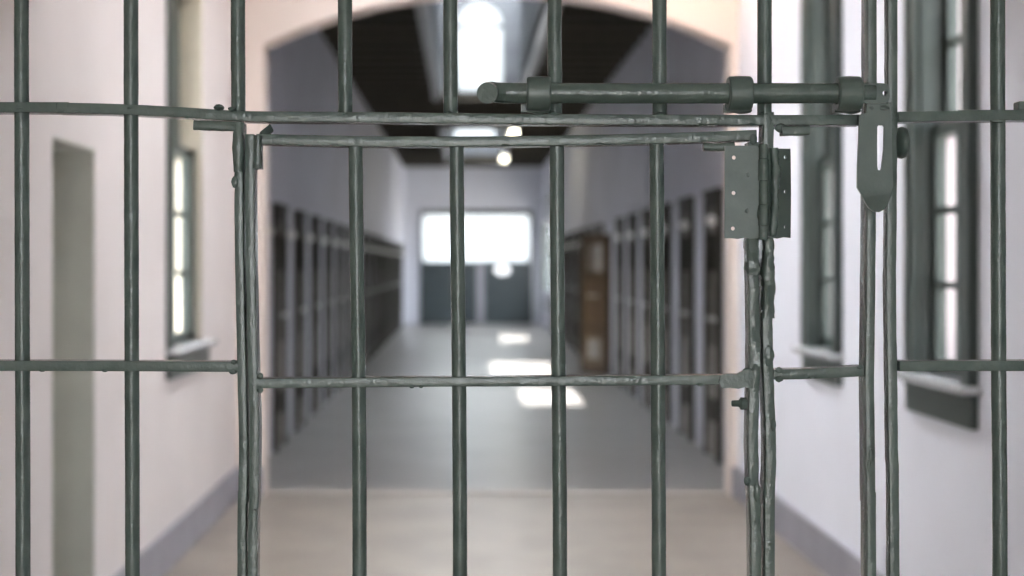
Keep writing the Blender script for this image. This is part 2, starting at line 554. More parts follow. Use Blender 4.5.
def lantern(name, y0, y1, wz0, ww, wh, clear):
    """roof lantern: pale curb, dark louvred sides, boarded end with an arched window, glazed roof"""
    r = struct_root(name, ((LX0 + LX1) / 2, (y0 + y1) / 2, ZC))
    zt = ZC + 1.75
    # curb round the opening
    bm = new()
    for x0, x1 in ((LX0 - 0.10, LX0 + 0.0), (LX1, LX1 + 0.10)):
        box(bm, x0, x1, y0 - 0.10, y1 + 0.10, ZC - 0.13, ZC + 0.24)
    box(bm, LX0 - 0.1, LX1 + 0.1, y0 - 0.10, y0, ZC - 0.13, ZC + 0.24)
    obj('curb', bm, 'curb', r)
    # louvred sides
    for s in (0, 1):
        bm = new()
        xi = LX0 if s == 0 else LX1
        xo = xi - 0.16 if s == 0 else xi + 0.16
        box(bm, xo, xi + (-0.09 if s == 0 else 0.09), y0 - 0.1, y1 + 0.1, ZC + 0.2, zt)
        z = ZC + 0.34
        while z < zt - 0.1:
            box(bm, xi + (-0.1 if s == 0 else 0.1), xi, y0 + 0.0, y1, z, z + 0.07)
            z += 0.16
        obj('louvre_panel', bm, 'louvre', r)
    # boarded end wall with the arched window hole
    cx = (LX0 + LX1) / 2
    a = [(cx - ww / 2, wz0), (cx - ww / 2, wz0 + wh - ww / 2)]
    for i in range(1, 12):
        q = PI - PI * i / 12
        a.append((cx + ww / 2 * math.cos(q), wz0 + wh - ww / 2 + ww / 2 * math.sin(q)))
    a += [(cx + ww / 2, wz0 + wh - ww / 2), (cx + ww / 2, wz0)]
    bm = new()
    plate(bm, [(LX0 - 0.16, ZC - 0.02), (LX1 + 0.16, ZC - 0.02), (LX1 + 0.16, zt), (LX0 - 0.16, zt)], [a], lambda u, v, w: Vector((u, y1 + w, v)), 0.08)
    obj('end_wall', bm, 'board', r)
    bm = new()
    box(bm, LX0 - 0.1, LX1 + 0.1, y1, y1 + 0.1, ZC - 0.13, ZC - 0.02)
    obj('end_curb', bm, 'joist', r)
    bm = new()
    plate(bm, a, [], lambda u, v, w: Vector((u, y1 + 0.04 + w, v)), 0.006)
    obj('arched_pane', bm, 'bright', r)
    bm = new()
    box(bm, cx - ww / 2, cx + ww / 2, y1 + 0.015, y1 + 0.045, wz0 + wh - ww / 2 - 0.05, wz0 + wh - ww / 2 + 0.005)
    obj('window_bar', bm, 'louvre', r)
    bm = new(); box(bm, LX0 - 0.16, LX1 + 0.16, y0 - 0.18, y0 - 0.1, ZC + 0.2, zt); obj('end_panel', bm, 'louvre', r)
    # glazed roof: frosted panes with clear ones where the sun comes straight in
    bm = new()
    y = y0 - 0.18
    for x0, x1, ya, yb in sorted(clear, key=lambda c: c[2]):
        box(bm, LX0 - 0.2, LX1 + 0.2, y, ya, zt, zt + 0.012)
        box(bm, LX0 - 0.2, x0, ya, yb, zt, zt + 0.012)
        box(bm, x1, LX1 + 0.2, ya, yb, zt, zt + 0.012)
        y = yb
    box(bm, LX0 - 0.2, LX1 + 0.2, y, y1 + 0.12, zt, zt + 0.012)
    obj('roof_glazing', bm, 'frost', r)
    for x0, x1, ya, yb in clear:
        bm = new(); box(bm, x0, x1, ya, yb, zt, zt + 0.008); obj('clear_roof_pane', bm, 'glass', r)
    bm = new()
    y = y0
    while y < y1:
        box(bm, LX0 - 0.1, LX1 + 0.1, y, y + 0.05, zt - 0.08, zt - 0.001)
        y += 1.45
    obj('glazing_bar', bm, 'curb', r)


# the sun stands almost overhead, tilted a little to the left; clear panes throw the two floor patches
ST, SY = 0.125, 0.35
zroof = ZC + 1.75
sh = ST * zroof
P1 = (max(LX0, wx(490, 14.2 * H) - sh), wx(552, 14.2 * H) - sh, 12.7 * H - SY * zroof, L1[1] - 0.76)
P2 = (max(LX0, wx(520, 10.85 * H) - sh), min(LX1, wx(597, 10.85 * H) - sh), 10.15 * H - SY * zroof, 11.55 * H - SY * zroof)
lantern('window_4', L1[0], L1[1], ZC + 0.01, 0.44 * H, 1.34, [P1, P2])
lantern('window_5', L2[0], L2[1], ZC + 0.34, 0.60 * H, 1.25, [(0.0, 0.7, 17.3 * H, 19.0 * H)])


# ------------------------------------------------------------------ side windows
def side_window(name, s, X, ya, yb, r_low, r_up, casing, far_stile, reveal_mat, cw=0.10, zm=2.08):
    """double-hung window in a side wall; s = +1 right wall, -1 left wall; recesses measured outward"""
    r = struct_root(name, (X, (ya + yb) / 2, ZS))
    def bx(bm, d0, d1, y0, y1, z0, z1): box(bm, X + s * d0, X + s * d1, y0, y1, z0, z1)
    # lining of the opening
    bm = new()
    dm = r_low + 0.05 if reveal_mat == 'wgreen' else r_up + 0.04
    bx(bm, -0.002, dm, ya - 0.0, ya + 0.014, ZS, ZT); bx(bm, -0.002, dm, yb - 0.014, yb, ZS, ZT)
    bx(bm, -0.002, dm, ya, yb, ZT - 0.014, ZT)
    obj('lining', bm, reveal_mat, r)
    bm = new()
    bx(bm, dm, 0.345, ya - 0.0, ya + 0.010, ZS, ZT); bx(bm, dm, 0.345, yb - 0.010, yb, ZS, ZT)
    bx(bm, dm, 0.345, ya, yb, ZT - 0.010, ZT)
    obj('outer_reveal', bm, 'outer', r)
    # casing on the wall face
    if casing:
        bm = new()
        bx(bm, -0.028, 0.0, ya - cw, ya + 0.004, ZS - 0.02, ZT + 0.1)
        bx(bm, -0.028, 0.0, yb - 0.004, yb + cw, ZS - 0.02, ZT + 0.1)
        bx(bm, -0.028, 0.0, ya, yb, ZT, ZT + 0.1)
        bx(bm, -0.036, -0.02, ya - cw, ya - cw + 0.02, ZS - 0.02, ZT + 0.1)
        bx(bm, -0.036, -0.02, yb + cw - 0.02, yb + cw, ZS - 0.02, ZT + 0.1)
        obj('casing', bm, 'wgreen', r)
    else:
        bm = new()
        bx(bm, -0.02, 0.0, ya - 0.075, ya + 0.004, ZS - 0.02, ZT + 0.08)
        bx(bm, -0.02, 0.0, ya, yb, ZT, ZT + 0.08)
        obj('casing', bm, 'wgreen', r)
    # sashes
    for nm, d, z0, z1, rows in (('lower_sash', r_low, ZS + 0.005, zm + 0.025, 3), ('upper_sash', r_up, zm - 0.02, ZT - 0.014, 3)):
        bm = new()
        st = 0.045
        y0, y1 = ya + 0.014, yb - 0.014
        bx(bm, d, d + 0.04, y0, y0 + st, z0, z1); bx(bm, d, d + 0.04, y1 - far_stile, y1, z0, z1)
        bx(bm, d, d + 0.04, y0, y1, z0, z0 + 0.055); bx(bm, d, d + 0.04, y0, y1, z1 - 0.05, z1)
        p0, p1, q0, q1 = y0 + st, y1 - far_stile, z0 + 0.055, z1 - 0.05
        for k in range(1, rows):
            zz = q0 + (q1 - q0) * k / rows
            bx(bm, d + 0.006, d + 0.034, p0, p1, zz - 0.014, zz + 0.014)
        ym = (p0 + p1) / 2
        bx(bm, d + 0.006, d + 0.034, ym - 0.012, ym + 0.012, q0, q1)
        o = obj(nm, bm, 'wgreen', r)
        bm = new(); bx(bm, d + 0.018, d + 0.022, p0 - 0.005, p1 + 0.005, q0 - 0.005, q1 + 0.005)
        obj('pane', bm, 'glass', o)
    # sill and apron
    bm = new()
    bx(bm, -0.075, r_low, ya - cw - 0.03, yb + cw + 0.03, ZS - 0.03, ZS)
    bx(bm, r_low, 0.36, ya, yb, ZS - 0.03, ZS)
    o = obj('window_sill', bm, 'sill', r)
    bv = o.modifiers.new('bevel', 'BEVEL'); bv.width = 0.006; bv.segments = 2
    bm = new()
    bx(bm, -0.03, 0.0, ya - cw, yb + cw, ZS - 0.155, ZS - 0.03)
    bx(bm, -0.04, 0.0, ya - cw, yb + cw, ZS - 0.05, ZS - 0.03)
    obj('apron', bm, 'wgreen', r)


side_window('window_1', 1, XR, W1[0], W1[1], 0.045, 0.092, True, 0.04, 'wgreen')
side_window('window_2', 1, XR, W2[0], W2[1], 0.045, 0.092, True, 0.04, 'wgreen')
side_window('window_3', -1, XL, W3[0], W3[1], 0.040, 0.125, False, 0.20, 'reveal', 0.075, 2.18)

# doorway in the left wall: deep reveal with a grey door at the back
r = struct_root('door_1', (XL, (DL[0] + DL[1]) / 2, 0))
bm = new()
box(bm, XL - 0.34, XL - 0.001, DL[0], DL[0] + 0.012, 0, ZD)
box(bm, XL - 0.34, XL - 0.001, DL[1] - 0.012, DL[1], 0, ZD)
box(bm, XL - 0.34, XL - 0.001, DL[0], DL[1], ZD - 0.012, ZD)
obj('door_lining', bm, 'recess', r)
bm = new()
box(bm, XL - 0.335, XL - 0.29, DL[0] + 0.012, DL[1] - 0.012, 0.005, ZD - 0.012)
box(bm, XL - 0.29, XL - 0.278, DL[0] + 0.012, DL[0] + 0.10, 0.005, ZD - 0.012)
box(bm, XL - 0.29, XL - 0.278, DL[1] - 0.10, DL[1] - 0.012, 0.005, ZD - 0.012)
for z in (0.005, 0.95, ZD - 0.13):
    box(bm, XL - 0.29, XL - 0.278, DL[0] + 0.10, DL[1] - 0.10, z, z + 0.12)
obj('door_leaf', bm, 'recess', r)
bm = new(); lathe(bm, [(0.004, 0), (0.01, 0.0), (0.01, 0.03), (0.026, 0.04), (0.022, 0.06), (0.004, 0.066)], (XL - 0.28, DL[0] + 0.06, 1.0), 'X', 14)
obj('door_knob', bm, 'steel', r, 40)

# far double door with its big bright transom
r = struct_root('door_2', ((FD[0] + FD[1]) / 2, YF, 0))
zt0, zt1 = wz(262, YF), wz(214.5, YF)
fx0, fx1 = wx(422.5, YF), wx(529.5, YF)
bm = new()
box(bm, FD[0], fx0, YF - 0.05, YF + 0.2, 0, ZFD); box(bm, fx1, FD[1], YF - 0.05, YF + 0.2, 0, ZFD)
box(bm, fx0, fx1, YF - 0.05, YF + 0.2, zt1, ZFD); box(bm, fx0, fx1, YF - 0.05, YF + 0.2, zt0 - 0.06, zt0)
obj('door_frame', bm, 'far_door', r)
bm = new(); box(bm, fx0, fx1, YF + 0.05, YF + 0.056, zt0, zt1); obj('transom_pane', bm, 'transom', r)
lx = wx(477, YF); rx = wx(484, YF)
for x0, x1 in ((fx0, lx), (rx, fx1)):
    bm = new()
    box(bm, x0 - 0.03, x1 + 0.03, YF + 0.04, YF + 0.09, -0.01, zt0 - 0.02)
    for a, b, c, d in ((x0 + 0.01, x0 + 0.14, 0.02, zt0 - 0.07), (x1 - 0.14, x1 - 0.01, 0.02, zt0 - 0.07), (x0 + 0.14, x1 - 0.14, 0.02, 0.2), (x0 + 0.14, x1 - 0.14, 0.75, 0.88), (x0 + 0.14, x1 - 0.14, zt0 - 0.2, zt0 - 0.07)):
        box(bm, a, b, YF + 0.02, YF + 0.045, c, d)
    obj('door_leaf', bm, 'far_door', r)
bm = new(); box(bm, lx - 0.01, rx + 0.01, YF + 0.03, YF + 0.07, 0.0, zt0 - 0.06); obj('centre_post', bm, 'skirt', r)
leaf_r = [c for c in r.children if c.name.startswith('door_leaf')][-1]
cpx, cpz = wx(502.5, YF), wz(270, YF)
bm = new()
ring = []
for k in range(28):
    a = 2 * PI * k / 28
    ring.append([bm.verts.new(Vector((cpx + q * math.cos(a), yy, cpz + q * 0.62 * math.sin(a)))) for q, yy in ((0.21, YF + 0.035), (0.245, YF + 0.035), (0.245, YF + 0.01), (0.21, YF + 0.01))])
for k in range(28):
    for i2 in range(4):
        bm.faces.new((ring[k][i2], ring[k][(i2 + 1) % 4], ring[(k + 1) % 28][(i2 + 1) % 4], ring[(k + 1) % 28][i2]))
obj('porthole_rim', bm, 'far_door', leaf_r)
bm = new(); lathe(bm, [(0.001, 0.0), (0.215, 0.0), (0.215, 0.006), (0.001, 0.006)], (0, 0, 0), 'Y', 28)
for v in bm.verts: v.co = Vector((v.co.x + cpx, v.co.y + YF + 0.013, v.co.z * 0.62 + cpz))
obj('porthole_pane', bm, 'porthole', leaf_r)


# window in the right hall wall near the far end
r = struct_root('window_6', (HR, (RW[0] + RW[1]) / 2, 0.5))
bm = new()
for y0, y1, z0, z1 in ((RW[0], RW[0] + 0.07, 0.5, 3.2), (RW[1] - 0.07, RW[1], 0.5, 3.2), (RW[0], RW[1], 0.5, 0.57), (RW[0], RW[1], 3.13, 3.2), (RW[0], RW[1], 1.82, 1.88), ((RW[0] + RW[1]) / 2 - 0.03, (RW[0] + RW[1]) / 2 + 0.03, 0.5, 3.2)):
    box(bm, HR - 0.01, HR + 0.08, y0, y1, z0, z1)
obj('window_frame', bm, 'wgreen', r)
bm = new(); box(bm, HR + 0.03, HR + 0.036, RW[0] + 0.05, RW[1] - 0.05, 0.55, 3.15); obj('pane', bm, 'glass', r)


# ------------------------------------------------------------------ cell doors
DW = 0.66


def cell_door(name, label, group, leaf_mat, low_mat, DH):
    """built facing -Y, origin at the foot of the wall face"""
    t = thing(name, label, 'cell door', (0, 0, 0), group)
    bm = new()
    box(bm, -DW / 2, -DW / 2 + 0.075, -0.045, 0.0, 0, DH)
    box(bm, DW / 2 - 0.075, DW / 2, -0.045, 0.0, 0, DH)
    box(bm, -DW / 2 + 0.075, DW / 2 - 0.075, -0.045, 0.0, DH - 0.11, DH)
    box(bm, -DW / 2 - 0.02, DW / 2 + 0.02, -0.055, 0.0, DH, DH + 0.035)
    obj('door_frame', bm, 'cell_frame', t)
    bm = new()
    box(bm, -DW / 2 + 0.075, DW / 2 - 0.075, -0.022, 0.0, 0.9, DH - 0.11)
    box(bm, -DW / 2 + 0.075, DW / 2 - 0.075, -0.030, -0.022, 1.24, 1.34)
    obj('upper_leaf', bm, leaf_mat, t)
    bm = new(); box(bm, -DW / 2 + 0.075, DW / 2 - 0.075, -0.022, 0.0, 0.01, 0.9)
    box(bm, -DW / 2 + 0.075, DW / 2 - 0.075, -0.030, -0.022, 0.06, 0.16)
    obj('lower_leaf', bm, low_mat, t)
    bm = new()
    box(bm, -0.16, 0.16, -0.034, -0.02, 1.50, 1.80)
    v = obj('vent', bm, 'cell_frame', t)
    for k in range(4):
        bm = new(); lathe(bm, [(0.008, 1.50), (0.008, 1.80)], (-0.105 + 0.07 * k, -0.042, 0), 'Z', 8); obj('vent_bar', bm, 'cell_frame', v, 40)
    bm = new(); box(bm, -0.13, 0.13, -0.038, -0.02, 0.30, 0.48); obj('food_hatch', bm, 'cell_frame', t)
    bm = new()
    lathe(bm, [(0.013, -0.08), (0.013, 0.30)], (0.02, -0.055, 1.12), 'X', 12)
    box(bm, 0.02, 0.05, -0.07, -0.02, 1.10, 1.14); box(bm, 0.20, 0.23, -0.07, -0.02, 1.10, 1.14)
    obj('door_bolt', bm, 'steel', t, 40)
    bm = new()
    lathe(bm, [(0.004, -0.006), (0.039, -0.006), (0.042, 0.0), (0.039, 0.006), (0.004, 0.006)], (DW / 2 - 0.05, -0.085, DH - 0.22), 'X', 18)
    box(bm, DW / 2 - 0.055, DW / 2 - 0.045, -0.07, -0.04, DH - 0.235, DH - 0.205)
    obj('projecting_disc', bm, 'white', t, 40)
    return t


ORD = ['nearest', 'second', 'third', 'fourth', 'fifth', 'sixth', 'seventh', 'eighth', 'ninth', 'tenth', 'eleventh', 'twelfth', 'thirteenth', 'fourteenth', 'fifteenth', 'sixteenth', 'seventeenth', 'eighteenth', 'nineteenth', 'twentieth']


def copy_thing(t, label):
    c = t.copy(); COL.objects.link(c); c['label'] = label
    for ch in t.children:
        d = ch.copy(); COL.objects.link(d); d.parent = c
        for g in ch.children:
            e = g.copy(); COL.objects.link(e); e.parent = d
    return c


def ord_label(k, side, extra):
    if k == 0: return f'dark wooden cell door on the {side} nearest the arch, {extra}'
    return f'{ORD[k]} dark cell door from the arch on the {side}, {extra}'


protoL = cell_door('cell_door', 'x', 'cell doors along the left hall wall', 'cell_leaf', 'cell_low', 2.03)
ys = [(8.02 + 0.93 * k) * H - 0.36 + 0.03 for k in range(-1, 17)]
ys = [y for y in ys if y > YA + TA + 0.5 and y < YF - 0.6]
for k, y in enumerate(ys):
    lab = ord_label(k, 'left', 'with a small white disc')
    o = protoL if k == 0 else copy_thing(protoL, lab)
    o['label'] = lab
    o.location = (HL, y, 0)
    o.rotation_euler = (0, 0, PI / 2)

protoR = cell_door('cell_door', 'x', 'cell doors along the right hall wall', 'cell_leaf', 'cell_low', 2.12)
# the right-hand doors face the other way
ysr = [(7.37 + 0.885 * k) * H for k in range(0, 17)]
OPEN = 6
k2 = 0
for k, y in enumerate(ysr):
    if y > RW[0] - 0.5: break
    if k == OPEN: continue
    lab = ord_label(k2, 'right', 'with a small white disc')
    o = protoR if k2 == 0 else copy_thing(protoR, lab)
    o['label'] = lab
    o.location = (HR, y, 0)
    o.rotation_euler = (0, 0, -PI / 2)
    k2 += 1

# the brown door standing open into the hall on the right
hx, hy = HR - 0.03, 12.62 * H
t = thing('cell_door', 'bare brown cell door standing open into the hall on the right', 'cell door', (hx, hy, 0))
W, HT = 0.80, 1.98
bm = new(); box(bm, -W, 0, -0.02, 0.02, 0.03, HT); obj('door_leaf', bm, 'brown', None).parent = t
bm = new()
for x0, x1, z0, z1 in ((-W, -W + 0.08, 0.03, HT), (-0.08, 0, 0.03, HT), (-W, 0, HT - 0.1, HT), (-W, 0, HT - 0.66, HT - 0.56), (-W, 0, 0.62, 0.72), (-W, 0, 0.03, 0.14)):
    box(bm, x0, x1, -0.034, 0.034, z0, z1)
obj('door_rails', bm, 'brown_frame', None).parent = t
bm = new(); box(bm, -W + 0.17, -0.17, -0.03, -0.02, HT - 0.52, HT - 0.14); v = obj('vent', bm, 'stone', None); v.parent = t
for k in range(4):
    bm = new(); lathe(bm, [(0.012, HT - 0.56), (0.012, HT - 0.1)], (-W + 0.17 + 0.08 * k + 0.02, -0.036, 0), 'Z', 8); o = obj('vent_bar', bm, 'brown_frame', None, 40); o.parent = v
bm = new(); box(bm, -W + 0.21, -0.21, -0.036, -0.02, 0.24, 0.52); obj('food_hatch', bm, 'cell_low', None).parent = t
bm = new(); lathe(bm, [(0.014, -0.5), (0.014, -0.2)], (-0.06, -0.05, 1.12), 'X', 12); obj('door_bolt', bm, 'steel', None, 40).parent = t
t.rotation_euler = (0, 0, -math.radians(68))
# fluorescent battens hanging under the ceiling
def batten(label, y0, y1):
    x, z = 0.56 * H, ZC - 0.24
    t = thing('fluorescent_light', label, 'light', (x, (y0 + y1) / 2, z), 'fluorescent lights under the hall ceiling')
    bm = new(); box(bm, x - 0.06, x + 0.06, y0, y1, z, z + 0.06); obj('housing', bm, 'lamp_body', t)
    for dx in (-0.035, 0.035):
        bm = new(); lathe(bm, [(0.019, y0 + 0.04), (0.019, y1 - 0.04)], (x + dx, 0, z - 0.025), 'Y', 12); obj('tube', bm, 'tube', t, 40)
    for y in (y0 + 0.02, y1 - 0.05):
        bm = new(); box(bm, x - 0.055, x + 0.055, y, y + 0.03, z - 0.05, z); obj('tube_holder', bm, 'lamp_body', t)
    for y in (y0 + 0.25, y1 - 0.25):
        bm = new(); lathe(bm, [(0.006, z + 0.05), (0.006, ZC + 0.01)], (x, y, 0), 'Z', 8); obj('hanger', bm, 'lamp_body', t, 40)
batten('nearer lit fluorescent light hanging right of the far skylight', 15.7 * H, 17.3 * H)
batten('farther lit fluorescent light hanging close to the hall end wall', 19.6 * H, 20.6 * H)

# unseen lamp added high on the right wall to warm the arch pier
r = struct_root('added_warm_lamp', (XR, 8.75, 3.55))
bm = new(); lathe(bm, [(0.004, 0.0), (0.07, 0.0), (0.07, -0.03), (0.03, -0.05), (0.03, -0.12), (0.004, -0.12)], (XR, 8.75, 3.55), 'X', 20); obj('light_bracket', bm, 'lamp_body', r, 40)
bm = new(); blob(bm, (XR - 0.22, 8.75, 3.55), (0.11, 0.11, 0.11), 0, 0, 3); obj('globe', bm, 'globe', r, 60)

# ------------------------------------------------------------------ outside
bm = new(); box(bm, -60, 60, -60, 110, -0.4, -0.15); struct('ground', bm, 'ground')
bm = new()
box(bm, 9.5, 12.0, -4, 26, -0.2, 3.4)
b_out = struct('wall_outside', bm, 'neighbour')
# roof over the hall outside the lanterns is the ceiling slab itself


# ------------------------------------------------------------------ THE IRON GATE
DF = YG - 0.016      # front faces of the flat bars
R_BAR = 0.0092
ZTOP, ZBOT = 2.90, 0.06
PR = circ_prof(R_BAR)
flat_v = rect_prof(0.0118, 0.032)          # upright flat bar: narrow edge forward
flat_h = rect_prof(0.0128, 0.032)          # lying flat bar


def vbar(name, parent, pts, prof=PR, amp=0.00015, lump=None, z0=None, z1=None, d=YG, extra=None):
    """upright bar through picture points (px, py), prolonged to z0 / z1"""
    if prof is not PR: d = DF
    p = [G(a, b, d) for a, b in pts]
    p = [Vector((q.x, YG, q.z)) for q in p]
    if z1 is not None: p = [Vector((p[0].x, YG, z1))] + p
    if z0 is not None: p = p + [Vector((p[-1].x, YG, z0))]
    bm = new()
    sweep(bm, p, prof, 0.009, amp, lump=lump, seed=p[0].x * 10)
    if extra: extra(bm)
    return obj(name, bm, 'iron', parent, 50 if prof is PR else 28)


def hbar(name, parent, pts, prof=flat_h, x0=None, x1=None, amp=0.00012, extra=None, lump=None):
    p = [G(a, b, DF) for a, b in pts]
    p = [Vector((q.x, YG, q.z)) for q in p]
    if x0 is not None: p = [Vector((x0, YG, p[0].z))] + p
    if x1 is not None: p = p + [Vector((x1, YG, p[-1].z))]
    bm = new()
    sweep(bm, p, prof, 0.007, amp, freq=46, seed=p[0].z * 7, lump=lump)
    if extra: extra(bm)
    return obj(name, bm, 'iron', parent, 28)


def B(bm, px, py, rx, ry, d=DF, rz=0.003, seed=0.0, amp=0.2):
    """weld blob centred on a picture point, radii in pixels"""
    p = G(px, py, d)
    k = d / F
    blob(bm, p, (rx * k * 0.85, rz, ry * k * 0.8), seed, amp)


gate = thing('iron_gate', 'large grey-green iron bar gate carrying the bolt, filling left and centre of view', 'gate', (wx(240, YG), YG, 0))
pitch = 0.1325
xl_end = XL + 0.03
xs = []
x = wx(21.5, YG) - pitch
while x > xl_end + 0.06:
    xs.append(x); x -= pitch
for x in xs:
    bm = new(); sweep(bm, [Vector((x, YG, ZTOP)), Vector((x, YG, ZBOT))], PR, 0.05, 0.0003); obj('bar', bm, 'iron', gate, 50)
vbar('bar', gate, [(21.5, -10), (21.8, 120), (22.3, 300), (23, 590)], z0=ZBOT, z1=ZTOP)
vbar('bar', gate, [(131, -10), (131.3, 150), (131.8, 360), (132.5, 590)], z0=ZBOT, z1=ZTOP)
for px in ((238, 238.5), (345, 345.4), (450.3, 450.6), (554.6, 555), (659.5, 659.8), (764.5, 764.5)):
    vbar('bar', gate, [(px[0], -10), ((px[0] + px[1]) / 2, 60), (px[1], 118)], z1=ZTOP)
# rails
def rail_top_extra(bm):
    B(bm, 219, 107.5, 6.5, 4, rz=0.010, seed=1)
    B(bm, 232, 109, 5, 3, seed=2)
    for px in (21.8, 131.3, 238.3, 345.2, 450.4, 554.8, 659.6, 764.5):
        B(bm, px, 114.5 if px > 200 else 109, 8.5, 3.5, d=YG - 0.009, seed=px, rz=0.008)
    for px, py in ((62, 111.2), (76, 111.6), (170, 115.5), (187, 117), (520, 123.5), (700, 124.6), (752, 124.4)):
        B(bm, px, py, 4.5, 1.9, seed=px)
hbar('rail', gate, [(-6, 107), (60, 107.6), (120, 109), (180, 112), (240, 115.8), (300, 116.6), (400, 117.3), (500, 118.6), (600, 119.3), (700, 119.8), (800, 119.9), (862, 119.5)], x0=xl_end, extra=rail_top_extra)
hbar('rail', gate, [(-6, 366), (120, 366.3), (238, 367)], x0=xl_end, extra=lambda bm: (B(bm, 105, 370.8, 3.5, 1.7, seed=4), B(bm, 42, 370.6, 4, 1.6, seed=5), B(bm, 234, 362, 4, 3, seed=5.5), B(bm, 233, 372, 5, 3, seed=5.7)))
hbar('rail', gate, [(774, 374.6), (800, 374.2), (830, 373), (864, 371.2)], extra=lambda bm: (B(bm, 779, 370, 5, 4, seed=6), B(bm, 779, 379, 5, 4, seed=6.5), B(bm, 812, 377.6, 5, 1.8, seed=7), B(bm, 860, 367, 4, 3, seed=7.5)))
for z in (ZTOP, 0.30, ZBOT):
    bm = new(); sweep(bm, [Vector((xl_end, YG, z)), Vector((wx(870, YG), YG, z))], flat_h, 0.05, 0.0004); obj('rail', bm, 'iron', gate, 50)
# bars between the two low rails, under the wicket door
for px in (345, 451, 555, 660):
    bm = new(); x = wx(px, YG); sweep(bm, [Vector((x, YG, 0.30)), Vector((x, YG, ZBOT))], PR, 0.05, 0.0003); obj('bar', bm, 'iron', gate, 50)
# stiles
bm = new(); sweep(bm, [Vector((xl_end, YG, ZTOP)), Vector((xl_end, YG, 0.0))], rect_prof(0.02, 0.034), 0.05, 0.0004); obj('stile', bm, 'iron', gate, 50)
def near_left_corner(p):
    return 0.0012 if p.z > wz(190, YG) else 0.0002
vbar('stile', gate, [(239, 122), (238.5, 160), (238.8, 230), (240, 300), (241.5, 370), (243, 440), (242.4, 500), (241.5, 590)], rect_prof(0.0108, 0.032), lump=near_left_corner, z0=0.0, extra=lambda bm: (B(bm, 235, 182, 4.5, 8, seed=8), B(bm, 239, 150, 4, 9, seed=9, rz=0.004)))
def post_lump(p):
    py = VY - (p.z - H) * F / YG
    if 236 < py < 335: return 0.0019
    if py < 480: return 0.0008
    return 0.0004
vbar('stile', gate, [(769, 112), (768.8, 140), (768.5, 240), (768, 300), (768, 350), (769, 390), (770.5, 420), (771, 450), (770, 500), (770, 590)], rect_prof(0.0130, 0.032), lump=post_lump, z0=0.0,
     extra=lambda bm: (B(bm, 773.5, 425, 3, 9, seed=10), B(bm, 769, 356, 6, 14, seed=13.5), sweep(bm, [G(767.6, 239, DF), G(768.4, 246, DF), G(767.8, 262, DF), G(768.4, 290, DF), G(768, 318, DF)], rect_prof(0.0142, 0.020, 0.004), 0.004, 0.0017, freq=60)))
vbar('stile', gate, [(872.5, -10), (872.7, 60), (872, 180), (871, 290), (870, 380), (870.5, 420), (871.2, 500), (872, 590)], rect_prof(0.0112, 0.032), amp=0.00035, z0=0.0, z1=ZTOP,
     extra=lambda bm: (B(bm, 871, 456, 3.2, 9, seed=14), B(bm, 869, 466, 2.2, 8, seed=15)))
# corner brackets: left L-shaped strap under the rail, small lug right of the post
bm = new()
sweep(bm, [G(194, 125, DF), G(222, 126, DF), G(236, 126.4, DF)], rect_prof(0.0125, 0.012, 0.003), 0.006, 0.0009, lump=None)
sweep(bm, [G(238, 122, DF), G(238, 140, DF), G(237.5, 172, DF)], rect_prof(0.0112, 0.010, 0.003), 0.006, 0.0012)
B(bm, 239, 126, 6, 5, seed=16)
obj('corner_bracket', bm, 'iron', gate, 50)
bm = new()
sweep(bm, [G(781, 131, DF), G(795, 131, DF), G(808.5, 130.2, DF)], rect_prof(0.0125, 0.018, 0.003), 0.006, 0.0009)
B(bm, 781, 128, 8, 6, seed=17)
obj('corner_bracket', bm, 'iron', gate, 50)
# right-hand hinge leaf, turned away behind the knuckle, with its lumpy weld
ang = math.radians(38)
def leafR(u, v, w):      # u: metres right of the pin, v: z, w: back
    o = Vector((wx(768.5, YG - 0.026), YG - 0.026, 0))
    return o + Vector((u * math.cos(ang) + w * math.sin(ang) * -1, u * math.sin(ang) + w * math.cos(ang), v))
zt_, zb_ = wz(147, 1.775), wz(237.5, 1.775)
wR = 0.0425
holes = [circle(wR * 0.76, wz(py, 1.79), 0.0026) for py in (157, 191.5, 227)]
bm = new()
plate(bm, [(0.0, zb_ + 0.001), (wR * 0.4, zb_ - 0.0012), (wR * 0.7, zb_ + 0.0008), (wR, zb_), (wR + 0.001, (zt_ + zb_) / 2), (wR, zt_), (wR * 0.5, zt_ - 0.001), (0.0, zt_)], holes, leafR, 0.0028)
obj('hinge_leaf', bm, 'plate', gate, 30)
bm = new()
sweep(bm, [G(773.5, 148, 1.776), G(775, 170, 1.776), G(774, 195, 1.776), G(774.6, 215, 1.776), G(773.2, 236, 1.776)], rect_prof(0.0095, 0.008, 0.0032), 0.003, 0.0022, freq=70)
obj('weld_seam', bm, 'iron', gate, 60)
